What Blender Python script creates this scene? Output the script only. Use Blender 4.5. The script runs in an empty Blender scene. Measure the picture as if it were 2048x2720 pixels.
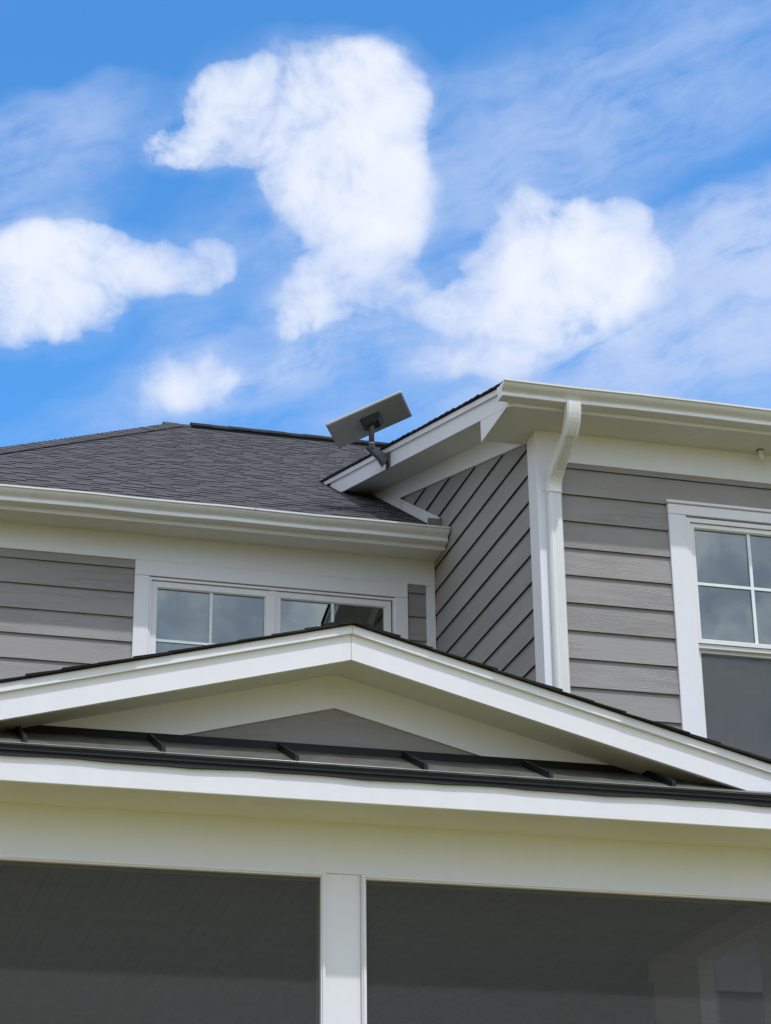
import bpy, bmesh, math, random
from mathutils import Vector, Matrix, Euler
random.seed(7)
sc = bpy.context.scene
col = sc.collection
S = 1 / 1.1            # the dimensions below were taken off in units of 1/1.1 m

# ------------------------------------------------------------------ camera
cam_d = bpy.data.cameras.new("camera"); cam = bpy.data.objects.new("camera", cam_d); col.objects.link(cam)
cam_d.sensor_fit = 'VERTICAL'; cam_d.sensor_height = 24.0; cam_d.lens = 5786.42 / 2720 * 24.0
cam_d.clip_start = 0.05; cam_d.clip_end = 2000
yaw, pitch, roll = (math.radians(v) for v in (15.3214, 23.3531, 0.6354))
fwd = Vector((math.sin(yaw) * math.cos(pitch), math.cos(yaw) * math.cos(pitch), math.sin(pitch)))
rgt = Vector((math.cos(yaw), -math.sin(yaw), 0)); dwn = fwd.cross(rgt)
r2 = math.cos(roll) * rgt + math.sin(roll) * dwn; d2 = -math.sin(roll) * rgt + math.cos(roll) * dwn
cam.matrix_world = Matrix(((r2.x, -d2.x, -fwd.x, 0), (r2.y, -d2.y, -fwd.y, 0), (r2.z, -d2.z, -fwd.z, 0), (0, 0, 0, 1)))
sc.camera = cam
sc.view_settings.view_transform = 'Standard'; sc.view_settings.look = 'None'
sc.view_settings.gamma = 1; sc.view_settings.use_curve_mapping = False
sc.view_settings.exposure = 0.16
sc.cycles.use_adaptive_sampling = True; sc.cycles.adaptive_threshold = 0.02
sc.cycles.max_bounces = 7; sc.cycles.diffuse_bounces = 4; sc.cycles.glossy_bounces = 3; sc.cycles.transparent_max_bounces = 8

# ------------------------------------------------------------------ sun
SUN = Vector((0.22, -1.0, 1.84)).normalized()
sl = bpy.data.lights.new("sun", 'SUN'); sl.energy = 1.95; sl.angle = math.radians(1.0); sl.color = (1.0, 0.985, 0.975)
so = bpy.data.objects.new("sun", sl); col.objects.link(so)
so.rotation_euler = (-SUN).to_track_quat('-Z', 'Y').to_euler()

# ------------------------------------------------------------------ world: clear sky with cumulus and thin veils
w = bpy.data.worlds.new("World"); sc.world = w; w.use_nodes = True
nt = w.node_tree; nt.nodes.clear(); N = nt.nodes.new; LK = nt.links.new
SKY_STRENGTH = 0.15
BLUE_GAIN = (0.50, 1.11, 1.53)
def math_n(op, a, b=None, c=None, clamp=False):
    n = N('ShaderNodeMath'); n.operation = op; n.use_clamp = clamp
    for i, v in enumerate((a, b, c)):
        if v is None: continue
        if isinstance(v, (int, float)): n.inputs[i].default_value = v
        else: LK(v, n.inputs[i])
    return n.outputs[0]
def sstep(v, lo, hi, a=0.0, b=1.0):
    n = N('ShaderNodeMapRange'); n.interpolation_type = 'SMOOTHSTEP'
    LK(v, n.inputs['Value']); n.inputs['From Min'].default_value = lo; n.inputs['From Max'].default_value = hi
    n.inputs['To Min'].default_value = a; n.inputs['To Max'].default_value = b
    return n.outputs['Result']
def noise_n(vec, scale, detail, rough=0.55, color=False, dist=0.0):
    n = N('ShaderNodeTexNoise'); n.inputs['Scale'].default_value = scale; n.inputs['Detail'].default_value = detail
    n.inputs['Roughness'].default_value = rough; n.inputs['Distortion'].default_value = dist
    LK(vec, n.inputs['Vector']); return n.outputs['Color' if color else 'Fac']
def vmath(op, a, b):
    n = N('ShaderNodeVectorMath'); n.operation = op
    for i, v in enumerate((a, b)):
        if v is None: continue
        if op == 'SCALE' and i == 1 and not isinstance(v, (int, float)): LK(v, n.inputs['Scale']); continue
        if isinstance(v, (tuple, list)): n.inputs[i].default_value = v
        elif isinstance(v, (int, float)): n.inputs['Scale'].default_value = v
        else: LK(v, n.inputs[i])
    return n.outputs['Value'] if op in ('LENGTH', 'DOT_PRODUCT') else n.outputs[0]
def mixc(f, a, b, mode='MIX'):
    n = N('ShaderNodeMix'); n.data_type = 'RGBA'; n.blend_type = mode
    for sock, v in ((n.inputs[0], f), (n.inputs[6], a), (n.inputs[7], b)):
        if isinstance(v, (int, float)): sock.default_value = v
        elif isinstance(v, (tuple, list)): sock.default_value = (*v, 1.0) if len(v) == 3 else v
        else: LK(v, sock)
    return n.outputs[2]
sky = N('ShaderNodeTexSky'); sky.sky_type = 'NISHITA'; sky.sun_disc = False
sky.sun_elevation = math.asin(SUN.z); sky.sun_rotation = math.atan2(SUN.x, SUN.y)
sky.altitude = 100; sky.air_density = 1.0; sky.dust_density = 0.35; sky.ozone_density = 1.5
tc = N('ShaderNodeTexCoord'); D = tc.outputs['Generated']
sx = N('ShaderNodeSeparateXYZ'); LK(D, sx.inputs[0])
az = math_n('ARCTAN2', sx.outputs[0], sx.outputs[1]); el = math_n('ARCSINE', sx.outputs[2])
cb = N('ShaderNodeCombineXYZ'); LK(math_n('MULTIPLY', az, math.cos(math.radians(30))), cb.inputs[0]); LK(el, cb.inputs[1])
wn = noise_n(D, 24, 2, 0.5, True)
warp1 = vmath('SCALE', vmath('SUBTRACT', wn, (0.5, 0.5, 0.5)), 0.026)
pos = vmath('ADD', cb.outputs[0], warp1)
TILT = math.radians(20)                    # the thin veils all drift along one direction
ps = N('ShaderNodeSeparateXYZ'); LK(pos, ps.inputs[0])
vc = N('ShaderNodeCombineXYZ')
LK(math_n('ADD', math_n('MULTIPLY', ps.outputs[0], math.cos(TILT)), math_n('MULTIPLY', ps.outputs[1], math.sin(TILT))), vc.inputs[0])
LK(math_n('SUBTRACT', math_n('MULTIPLY', ps.outputs[1], math.cos(TILT)), math_n('MULTIPLY', ps.outputs[0], math.sin(TILT))), vc.inputs[1])
CUMULUS = [(0.1916,0.6039,0.0372,0.0173,1),(0.1633,0.5961,0.0217,0.0163,1),(0.1917,0.5854,0.0499,0.0216,1),(0.2266,0.5999,0.0208,0.0163,1),(0.1509,0.5741,0.0279,0.0113,1),(0.136,0.5703,0.0128,0.0086,0.9),(0.2134,0.567,0.0355,0.0238,1),(0.234,0.5772,0.0162,0.0237,1),(0.2336,0.5524,0.0192,0.0218,1),(0.2005,0.5483,0.0213,0.0156,1),(0.2175,0.5379,0.0265,0.0177,1),(0.2238,0.5211,0.0221,0.0157,0.9),(0.2174,0.5085,0.0251,0.0137,0.8),(0.1923,0.5,0.0167,0.0105,0.8),(0.2048,0.4906,0.0187,0.0105,0.8),(0.0863,0.5103,0.0369,0.0176,1),(0.0621,0.5043,0.0263,0.0217,1),(0.0894,0.5282,0.0207,0.0124,0.9),(0.1106,0.5202,0.0228,0.0125,0.8),(0.1398,0.5186,0.0157,0.0121,0.9),(0.1554,0.5223,0.0084,0.0115,0.7),(0.1256,0.5085,0.0269,0.0104,0.7),(0.0732,0.4906,0.0303,0.0135,0.8),(0.1424,0.4662,0.0214,0.0152,0.85),(0.1619,0.4626,0.0184,0.0095,0.6),(0.1925,0.4726,0.0134,0.008,0.6),(0.3165,0.5243,0.0387,0.0208,1),(0.3371,0.5188,0.0218,0.0187,0.85),(0.3024,0.5376,0.0253,0.0125,0.8),(0.2845,0.5113,0.0334,0.0168,0.85),(0.3072,0.5039,0.0415,0.0188,0.85),(0.3407,0.5425,0.023,0.0083,0.35),(0.2796,0.4883,0.0393,0.0179,0.7),(0.2709,0.4738,0.0247,0.0084,0.4),(0.3974,0.5217,0.0244,0.0113,0.5)]
VEIL = [(0.3419,0.5949,0.0902,0.0183,0.62),(0.2803,0.5719,0.0602,0.0144,0.45),(0.3225,0.5572,0.0699,0.0103,0.35),(0.389,0.568,0.0417,0.0081,0.35),(0.385,0.5209,0.0388,0.0113,1.3),(0.4045,0.5313,0.0183,0.0102,1.0),(0.3654,0.4788,0.0545,0.025,1.5),(0.3973,0.4967,0.0261,0.0165,1.3),(0.3384,0.4704,0.0608,0.0126,0.7),(0.0676,0.5779,0.0315,0.0057,0.6),(0.0632,0.5499,0.0269,0.0184,0.85),(0.0975,0.5732,0.0233,0.0071,0.4),(0.1756,0.5061,0.0292,0.0252,0.4),(0.242,0.4767,0.0454,0.0148,0.7),(0.1759,0.4808,0.0413,0.0126,0.45),(0.2577,0.531,0.0211,0.0292,0.15),(0.1297,0.4499,0.0565,0.0084,0.45)]
def puffs(L, grow, vec, tilt=0.0):
    """sum of elliptical puffs, three at a time in the components of a vector"""
    sp = N('ShaderNodeSeparateXYZ'); LK(vec, sp.inputs[0]); XX, YY = N('ShaderNodeCombineXYZ'), N('ShaderNodeCombineXYZ')
    for i in range(3): LK(sp.outputs[0], XX.inputs[i]); LK(sp.outputs[1], YY.inputs[i])
    def vma(a_, b_, c_):
        n = N('ShaderNodeVectorMath'); n.operation = 'MULTIPLY_ADD'
        for i, v in enumerate((a_, b_, c_)):
            if isinstance(v, (list, tuple)): n.inputs[i].default_value = v
            else: LK(v, n.inputs[i])
        return n.outputs[0]
    L = list(L)
    while len(L) % 3: L.append((0, -3, 0.01, 0.01, 0.0))
    acc = None
    for i in range(0, len(L), 3):
        T3 = L[i:i + 3]; ia, ie, oa, oe, ww_ = [], [], [], [], []
        for a, e, ra, re_, wt in T3:
            ca = a * math.cos(tilt) + e * math.sin(tilt); ce = e * math.cos(tilt) - a * math.sin(tilt)
            ia.append(1 / (ra * grow)); ie.append(1 / (re_ * grow)); oa.append(-ca / (ra * grow)); oe.append(-ce / (re_ * grow)); ww_.append(wt)
        dx = vma(XX.outputs[0], ia, oa); dy = vma(YY.outputs[0], ie, oe)
        rr = vma(dy, dy, vmath('MULTIPLY', dx, dx))
        v = vmath('MAXIMUM', vma(rr, [-0.55 * q for q in ww_], ww_), (0, 0, 0))
        acc = v if acc is None else vmath('ADD', acc, v)
    return vmath('DOT_PRODUCT', acc, (1, 1, 1))
lump = math_n('MULTIPLY', math_n('SUBTRACT', noise_n(vmath('ADD', D, vmath('SCALE', wn, 0.03)), 26, 8, 0.60), 0.5), 4.6)    # billows, about -1..1
broad = math_n('MULTIPLY', math_n('SUBTRACT', noise_n(D, 13, 2, 0.5), 0.5), 3.0)
def opacity(dens, k_):                                                           # Beer's law
    return math_n('SUBTRACT', 1.0, math_n('EXPONENT', math_n('MULTIPLY', math_n('MAXIMUM', dens, 0.0), -k_)))
streak = noise_n(vmath('MULTIPLY', vc.outputs[0], (18, 75, 1)), 1.0, 6, 0.62)
cum0 = opacity(puffs(CUMULUS, 1.11, pos), 1.0)
cum = math_n('ADD', math_n('MULTIPLY', cum0, 2.5), math_n('MULTIPLY_ADD', lump, 0.95, -1.15))
cum_a = math_n('MULTIPLY', opacity(cum, 1.7), sstep(cum0, 0.08, 0.7))
halo_a = opacity(math_n('MULTIPLY', cum0, math_n('MULTIPLY_ADD', lump, 0.4, math_n('MULTIPLY', streak, 1.0))), 0.55)
cum_a = math_n('MAXIMUM', cum_a, halo_a)
veil = puffs(VEIL, 1.75, vc.outputs[0], TILT)
veil_a = opacity(math_n('MULTIPLY', veil, math_n('ADD', math_n('MULTIPLY_ADD', lump, 0.38, -0.35), math_n('MULTIPLY', streak, 2.0))), 0.78)
# the rest of the sky, beyond these clouds: a broken cloud field of the same kind
rest = noise_n(D, 4.5, 5, 0.56)
here = N('ShaderNodeVectorMath'); here.operation = 'MULTIPLY_ADD'; LK(cb.outputs[0], here.inputs[0])
here.inputs[1].default_value = (1 / 0.23, 1 / 0.16, 0); here.inputs[2].default_value = (-0.235 / 0.23, -0.53 / 0.16, 0)
away = sstep(vmath('LENGTH', here.outputs[0], None), 0.95, 1.6)
rest_a = math_n('MULTIPLY', sstep(rest, 0.27, 0.50), away)
alpha = math_n('SUBTRACT', 1.0, math_n('MULTIPLY', math_n('SUBTRACT', 1.0, cum_a), math_n('SUBTRACT', 1.0, veil_a)))
relief = math_n('MULTIPLY_ADD', lump, 0.30, math_n('MULTIPLY', broad, 0.6))
thick = sstep(math_n('MULTIPLY_ADD', cum0, 1.7, relief), 0.2, 1.9)
k = 1 / SKY_STRENGTH
CLOUD_DIM = tuple(k * v for v in (0.49, 0.60, 0.84)); CLOUD_LIT = tuple(k * v for v in (0.82, 0.85, 0.925)); CLOUD_GREY = tuple(k * v for v in (0.40, 0.47, 0.61))
cloud = mixc(thick, CLOUD_DIM, CLOUD_LIT)
blue = mixc(1.0, sky.outputs[0], BLUE_GAIN, 'MULTIPLY')
plain = mixc(alpha, blue, cloud)
plain = mixc(rest_a, plain, mixc(sstep(math_n('MULTIPLY_ADD', lump, 0.8, math_n('MULTIPLY', broad, 0.9)), -0.75, 0.65), CLOUD_GREY, CLOUD_LIT))
# forward scattering in the thin cloud: the sky brightens smoothly towards the sun
toward = math_n('MAXIMUM', vmath('DOT_PRODUCT', D, tuple(SUN)), 0.0)
glow = math_n('MULTIPLY_ADD', math_n('MULTIPLY', toward, toward), 0.6, 1.0)
out_c = vmath('SCALE', plain, glow)
bg = N('ShaderNodeBackground'); bg.inputs['Strength'].default_value = SKY_STRENGTH; LK(out_c, bg.inputs['Color'])
wo = N('ShaderNodeOutputWorld'); LK(bg.outputs[0], wo.inputs['Surface'])
w.cycles.sampling_method = 'MANUAL'; w.cycles.sample_map_resolution = 512

# ------------------------------------------------------------------ materials
def mat(name, base, rough=0.5, spec=0.4, metal=0.0):
    m = bpy.data.materials.new(name); m.use_nodes = True
    b = m.node_tree.nodes['Principled BSDF']
    b.inputs['Base Color'].default_value = (*base, 1); b.inputs['Roughness'].default_value = rough
    b.inputs['Specular IOR Level'].default_value = spec; b.inputs['Metallic'].default_value = metal
    return m, m.node_tree, b
class G:
    def __init__(s, t): s.t = t
    def n(s, kind, **kw):
        x = s.t.nodes.new(kind)
        for k_, v in kw.items(): setattr(x, k_, v)
        return x
    def l(s, a, b): s.t.links.new(a, b)
    def noise(s, vec, scale, detail=4, rough=0.55, dist=0.0):
        x = s.n('ShaderNodeTexNoise'); x.inputs['Scale'].default_value = scale; x.inputs['Detail'].default_value = detail
        x.inputs['Roughness'].default_value = rough; x.inputs['Distortion'].default_value = dist
        if vec is not None: s.l(vec, x.inputs['Vector'])
        return x.outputs['Fac']
    def ramp(s, f, lo, hi, a, b):
        x = s.n('ShaderNodeMapRange'); s.l(f, x.inputs[0])
        for i, v in enumerate((lo, hi, a, b)): x.inputs[i + 1].default_value = v
        return x.outputs[0]
    def coords(s, scale, rand=0.0):
        c = s.n('ShaderNodeTexCoord').outputs['Object']
        m = s.n('ShaderNodeMapping'); m.inputs['Scale'].default_value = scale; s.l(c, m.inputs[0])
        if rand:
            oi = s.n('ShaderNodeObjectInfo'); mu = s.n('ShaderNodeMath', operation='MULTIPLY'); mu.inputs[1].default_value = rand
            s.l(oi.outputs['Random'], mu.inputs[0]); cx = s.n('ShaderNodeCombineXYZ')
            for i in range(3): s.l(mu.outputs[0], cx.inputs[i])
            s.l(cx.outputs[0], m.inputs['Location'])
        return m.outputs[0]
    def mix(s, f, a, b, mode='MIX'):
        x = s.n('ShaderNodeMix', data_type='RGBA', blend_type=mode)
        for sock, v in ((x.inputs[0], f), (x.inputs[6], a), (x.inputs[7], b)):
            if isinstance(v, (int, float)): sock.default_value = v
            elif isinstance(v, tuple): sock.default_value = (*v, 1)
            else: s.l(v, sock)
        return x.outputs[2]
    def bump(s, b, h, strength, dist):
        x = s.n('ShaderNodeBump'); x.inputs['Strength'].default_value = strength; x.inputs['Distance'].default_value = dist
        s.l(h, x.inputs['Height']); s.l(x.outputs[0], b.inputs['Normal'])

def white_paint(name, base, rough, tint=0.07, bump=0.12):
    m, t, b = mat(name, base, rough, 0.4); g = G(t)
    big = g.noise(g.coords((1.3, 1.3, 1.3), 3), 1.6, 4, 0.6)
    streak = g.noise(g.coords((9, 9, 0.9), 3), 1.5, 5, 0.65)
    f = g.n('ShaderNodeMath', operation='MULTIPLY'); g.l(big, f.inputs[0]); g.l(streak, f.inputs[1])
    fac = g.ramp(f.outputs[0], 0.12, 0.40, 1.0, 0.0)
    dirty = tuple(v * (1 - tint * k_) for v, k_ in zip(base, (1.2, 1.4, 2.2)))
    g.l(g.mix(fac, base, dirty), b.inputs['Base Color'])
    g.bump(b, g.noise(g.coords((1, 1, 1)), 60, 4, 0.6), bump, 0.004)
    g.l(g.ramp(streak, 0.3, 0.7, rough - 0.06, rough + 0.1), b.inputs['Roughness'])
    return m
M_TRIM = white_paint('white trim paint', (0.770, 0.775, 0.835), 0.42, 0.03)
M_GUT = white_paint('white aluminium gutter', (0.76, 0.77, 0.785), 0.30, 0.05, 0.0)
M_SOFF = white_paint('white soffit board', (0.76, 0.76, 0.74), 0.55)
M_VINYL = white_paint('white vinyl window frame', (0.78, 0.78, 0.815), 0.35, 0.05, 0.04)
M_GRILLE = white_paint('pale window grille', (0.74, 0.86, 0.86), 0.4, 0.03, 0.02)

def siding_mat():
    m, t, b = mat('grey fibre cement siding', (0.30, 0.285, 0.285), 0.62, 0.3); g = G(t)
    c = g.n('ShaderNodeTexCoord').outputs['Object']
    oi = g.n('ShaderNodeObjectInfo')
    sep = g.n('ShaderNodeSeparateXYZ'); g.l(c, sep.inputs[0])
    u = g.n('ShaderNodeMath', operation='ADD'); g.l(sep.outputs[0], u.inputs[0]); g.l(sep.outputs[1], u.inputs[1])
    rn = g.n('ShaderNodeMath', operation='MULTIPLY'); rn.inputs[1].default_value = 37.0; g.l(oi.outputs['Random'], rn.inputs[0])
    cx = g.n('ShaderNodeCombineXYZ'); g.l(u.outputs[0], cx.inputs[0]); g.l(sep.outputs[2], cx.inputs[1]); g.l(rn.outputs[0], cx.inputs[2])
    P = cx.outputs[0]
    def mp(scale):
        x = g.n('ShaderNodeMapping'); x.inputs['Scale'].default_value = scale; g.l(P, x.inputs[0]); return x.outputs[0]
    # cedar grain: contour lines of a stretched noise field, plus fine fibre
    field = g.noise(mp((1.1, 9.0, 1.0)), 1.5, 2, 0.45)
    sc_ = g.n('ShaderNodeMath', operation='MULTIPLY'); sc_.inputs[1].default_value = 30.0; g.l(field, sc_.inputs[0])
    fr = g.n('ShaderNodeMath', operation='PINGPONG'); fr.inputs[1].default_value = 0.5; g.l(sc_.outputs[0], fr.inputs[0])
    line = g.ramp(fr.outputs[0], 0.0, 0.22, 0.0, 1.0)
    fibre = g.noise(mp((5.0, 190.0, 1.0)), 1.0, 3, 0.6)
    where = g.ramp(g.noise(mp((0.8, 3.5, 1.0)), 1.6, 2), 0.42, 0.60, 0.0, 1.0)
    l2 = g.n('ShaderNodeMath', operation='MULTIPLY'); g.l(line, l2.inputs[0]); g.l(where, l2.inputs[1])
    h = g.n('ShaderNodeMath', operation='MULTIPLY_ADD'); g.l(fibre, h.inputs[0]); h.inputs[1].default_value = 0.8; g.l(l2.outputs[0], h.inputs[2])
    g.bump(b, h.outputs[0], 0.5, 0.004)
    tone = g.noise(mp((0.7, 1.2, 1.0)), 1.3, 4, 0.6)
    colr = g.mix(g.ramp(tone, 0.3, 0.7, 0.0, 1.0), (0.268, 0.254, 0.249), (0.312, 0.296, 0.290))
    shade = g.ramp(oi.outputs['Random'], 0, 1, 0.95, 1.05)
    hs = g.n('ShaderNodeHueSaturation'); g.l(shade, hs.inputs['Value']); g.l(colr, hs.inputs['Color'])
    g.l(hs.outputs[0], b.inputs['Base Color'])
    return m
M_SIDE = siding_mat()
M_SHEATH_SHADE, _, _ = mat('dark wall sheathing and lap shade', (0.045, 0.045, 0.048), 0.9, 0.1)  # wall sheathing; also the shadow painted on the planks' head laps

def shingle_mat(name, lo, hi):
    m, t, b = mat(name, hi, 0.9, 0.15); g = G(t)
    a = g.n('ShaderNodeAttribute', attribute_name='tint')
    gr = g.noise(g.coords((1, 1, 1)), 220, 3, 0.7)
    sum_ = g.n('ShaderNodeMath', operation='MULTIPLY_ADD'); g.l(gr, sum_.inputs[0]); sum_.inputs[1].default_value = 0.55
    sub = g.n('ShaderNodeMath', operation='SUBTRACT'); g.l(a.outputs['Fac'], sub.inputs[0]); sub.inputs[1].default_value = 0.27
    g.l(sub.outputs[0], sum_.inputs[2])
    g.l(g.mix(sum_.outputs[0], lo, hi), b.inputs['Base Color'])
    g.bump(b, gr, 0.5, 0.004)
    return m
M_SHING = shingle_mat('charcoal asphalt shingle', (0.046, 0.046, 0.049), (0.118, 0.118, 0.123))
M_BUTT, _, _ = mat('black shingle cut edge', (0.010, 0.010, 0.012), 0.85, 0.1)
M_OLDSH = shingle_mat('brown black shingle edge', (0.012, 0.011, 0.011), (0.045, 0.041, 0.040))

def metal_mat():
    m, t, b = mat('dark standing seam metal', (0.05, 0.05, 0.048), 0.36, 0.5, 0.0); g = G(t)
    n1 = g.noise(g.coords((1, 1, 1)), 9, 5, 0.65); n2 = g.noise(g.coords((1, 1, 1)), 160, 3, 0.7)
    g.l(g.mix(g.ramp(n1, 0.35, 0.7, 0, 1), (0.085, 0.083, 0.080), (0.165, 0.156, 0.136)), b.inputs['Base Color'])
    g.l(g.ramp(n2, 0.3, 0.7, 0.28, 0.50), b.inputs['Roughness'])
    g.bump(b, n1, 0.12, 0.02)
    return m
M_METAL = metal_mat()
M_BLACK, _t, _b = mat('black drip edge metal', (0.008, 0.008, 0.010), 0.55, 0.3)
_g = G(_t); _g.bump(_b, _g.noise(_g.coords((2.0, 8, 8)), 3.0, 3), 0.25, 0.01)
M_HEM_HIGHLIGHT, _, _ = mat('pale hem highlight', (0.42, 0.44, 0.46), 0.35, 0.5, 0.6)  # lighter than the panels: the lit edge is put into the colour
M_FLASH, _, _ = mat('weathered flashing', (0.20, 0.20, 0.18), 0.5, 0.4)

def plastic(name, base, rough, var=0.12):
    m, t, b = mat(name, base, rough, 0.4); g = G(t)
    n1 = g.noise(g.coords((1, 1, 1)), 7, 4)
    g.l(g.mix(g.ramp(n1, 0.3, 0.7, 0, 1), tuple(v * (1 - var) for v in base), tuple(v * (1 + var) for v in base)), b.inputs['Base Color'])
    return m
M_DISHB = plastic('grey dish underside', (0.44, 0.455, 0.49), 0.5, 0.04)
M_DISHW = plastic('white dish face', (0.72, 0.73, 0.74), 0.4, 0.03)
M_POLE = plastic('dark grey steel mount', (0.085, 0.09, 0.10), 0.45, 0.08)
M_POLED = plastic('near black mount bracket', (0.05, 0.052, 0.06), 0.5, 0.08)

def glass_mat(name, refl, tint):
    m = bpy.data.materials.new(name); m.use_nodes = True; t = m.node_tree; t.nodes.clear(); g = G(t)
    o = g.n('ShaderNodeOutputMaterial'); mx = g.n('ShaderNodeMixShader'); tr = g.n('ShaderNodeBsdfTransparent'); gl = g.n('ShaderNodeBsdfGlossy')
    tr.inputs['Color'].default_value = (*tint, 1); gl.inputs['Roughness'].default_value = 0.0; gl.inputs['Color'].default_value = (0.86, 0.93, 0.93, 1)
    fr = g.n('ShaderNodeFresnel'); fr.inputs['IOR'].default_value = 1.5
    g.l(g.ramp(fr.outputs[0], 0.0, 1.0, refl, 1.0), mx.inputs[0])
    nb = g.n('ShaderNodeBump'); nb.inputs['Strength'].default_value = 0.02; nb.inputs['Distance'].default_value = 0.02
    g.l(g.noise(g.coords((1, 1, 1)), 2.0, 2), nb.inputs['Height']); g.l(nb.outputs[0], gl.inputs['Normal'])
    g.l(tr.outputs[0], mx.inputs[1]); g.l(gl.outputs[0], mx.inputs[2]); g.l(mx.outputs[0], o.inputs[0])
    return m
M_GLASS = glass_mat('coated window glass', 0.15, (0.66, 0.72, 0.72))
M_ROOM, _, _ = mat('dim room', (0.10, 0.105, 0.11), 0.9, 0.1)
M_BLIND = plastic('grey window blind', (0.20, 0.26, 0.29), 0.8, 0.06)

M_CURTAIN = plastic('pale grey curtain', (0.62, 0.64, 0.65), 0.9, 0.05)

def screen_mat(name, cover, base):
    m = bpy.data.materials.new(name); m.use_nodes = True; t = m.node_tree; t.nodes.clear(); g = G(t)
    o = g.n('ShaderNodeOutputMaterial'); mx = g.n('ShaderNodeMixShader'); tr = g.n('ShaderNodeBsdfTransparent'); df = g.n('ShaderNodeBsdfDiffuse')
    sag = g.noise(g.coords((0.8, 1, 6)), 2.5, 5, 0.65); weave = g.noise(g.coords((40, 1, 260)), 1.0, 2, 0.6)
    g.l(g.mix(g.ramp(weave, 0.3, 0.7, 0, 1), tuple(v * 0.82 for v in base), tuple(v * 1.18 for v in base)), df.inputs['Color'])
    g.l(g.ramp(sag, 0.3, 0.7, cover - 0.03, cover + 0.03), mx.inputs[0])
    g.l(tr.outputs[0], mx.inputs[1]); g.l(df.outputs[0], mx.inputs[2]); g.l(mx.outputs[0], o.inputs[0])
    return m
M_SCREEN = screen_mat('charcoal insect mesh', 0.42, (0.090, 0.090, 0.096))
M_WSCREEN = screen_mat('grey window insect mesh', 0.36, (0.13, 0.135, 0.14))
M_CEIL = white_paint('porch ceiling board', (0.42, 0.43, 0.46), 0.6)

def lawn_mat():
    m, t, b = mat('sunlit lawn', (0.15, 0.15, 0.06), 0.95, 0.1); g = G(t)
    n1 = g.noise(g.coords((1, 1, 1)), 0.35, 6, 0.65); n2 = g.noise(g.coords((1, 1, 1)), 30, 4, 0.7)
    a = g.mix(g.ramp(n1, 0.35, 0.65, 0, 1), (0.325, 0.290, 0.075), (0.405, 0.340, 0.140))
    g.l(g.mix(g.ramp(n2, 0.3, 0.7, 0, 0.5), a, (0.23, 0.23, 0.06)), b.inputs['Base Color'])
    g.bump(b, n2, 0.8, 0.05)
    return m
M_LAWN = lawn_mat()

# ------------------------------------------------------------------ mesh helpers (dimensions in survey units, scaled by S)
GROUND = -1.76
def root(name, loc, label, cat, group=None):
    o = bpy.data.objects.new(name, None); col.objects.link(o); o.location = Vector(loc) * S
    o['label'] = label; o['category'] = cat
    if group: o['group'] = group
    o.empty_display_size = 0.3
    return o
def link(o, parent):
    col.objects.link(o)
    if parent is not None:
        o.parent = parent
        if parent.type == 'EMPTY': o.matrix_parent_inverse = Matrix.Translation(-parent.location)
def make(name, verts, faces, m, parent, mi=None, smooth=False, bevel=0.0, tint=None, kind=None):
    me = bpy.data.meshes.new(name)
    me.from_pydata([tuple(c * S for c in v) for v in verts], [], faces)
    ms = m if isinstance(m, (list, tuple)) else [m]
    for x in ms: me.materials.append(x)
    if mi:
        for p, i in zip(me.polygons, mi): p.material_index = i
    bm = bmesh.new(); bm.from_mesh(me)
    if bevel:
        bmesh.ops.bevel(bm, geom=[e for e in bm.edges if len(e.link_faces) == 2], offset=bevel * S, segments=1, affect='EDGES', clamp_overlap=True)
    bmesh.ops.recalc_face_normals(bm, faces=bm.faces); bm.to_mesh(me); bm.free()
    if smooth:
        for p in me.polygons: p.use_smooth = True
    if tint is not None:
        at = me.attributes.new('tint', 'FLOAT', 'POINT')
        vals = tint if isinstance(tint, (list, tuple)) else [tint] * len(me.vertices)
        at.data.foreach_set('value', vals)
    o = bpy.data.objects.new(name, me); link(o, parent)
    if kind: o['kind'] = kind
    return o
BOXF = [(0, 1, 2, 3), (4, 7, 6, 5), (0, 4, 5, 1), (1, 5, 6, 2), (2, 6, 7, 3), (3, 7, 4, 0)]
def box(name, x0, x1, y0, y1, z0, z1, m, parent, bevel=0.003):
    v = [(x0, y0, z0), (x1, y0, z0), (x1, y1, z0), (x0, y1, z0), (x0, y0, z1), (x1, y0, z1), (x1, y1, z1), (x0, y1, z1)]
    return make(name, v, BOXF, m, parent, bevel=bevel)
def prism(name, poly, axis, a0, a1, m, parent, bevel=0.0):
    """extrude a polygon given in the two other axes along axis from a0 to a1"""
    def pt(p, a): return (a, p[0], p[1]) if axis == 'X' else ((p[0], a, p[1]) if axis == 'Y' else (p[0], p[1], a))
    n = len(poly)
    v = [pt(p, a0) for p in poly] + [pt(p, a1) for p in poly]
    f = [tuple(range(n)), tuple(range(2 * n - 1, n - 1, -1))] + [(i, (i + 1) % n, n + (i + 1) % n, n + i) for i in range(n)]
    return make(name, v, f, m, parent, bevel=bevel)
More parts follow.
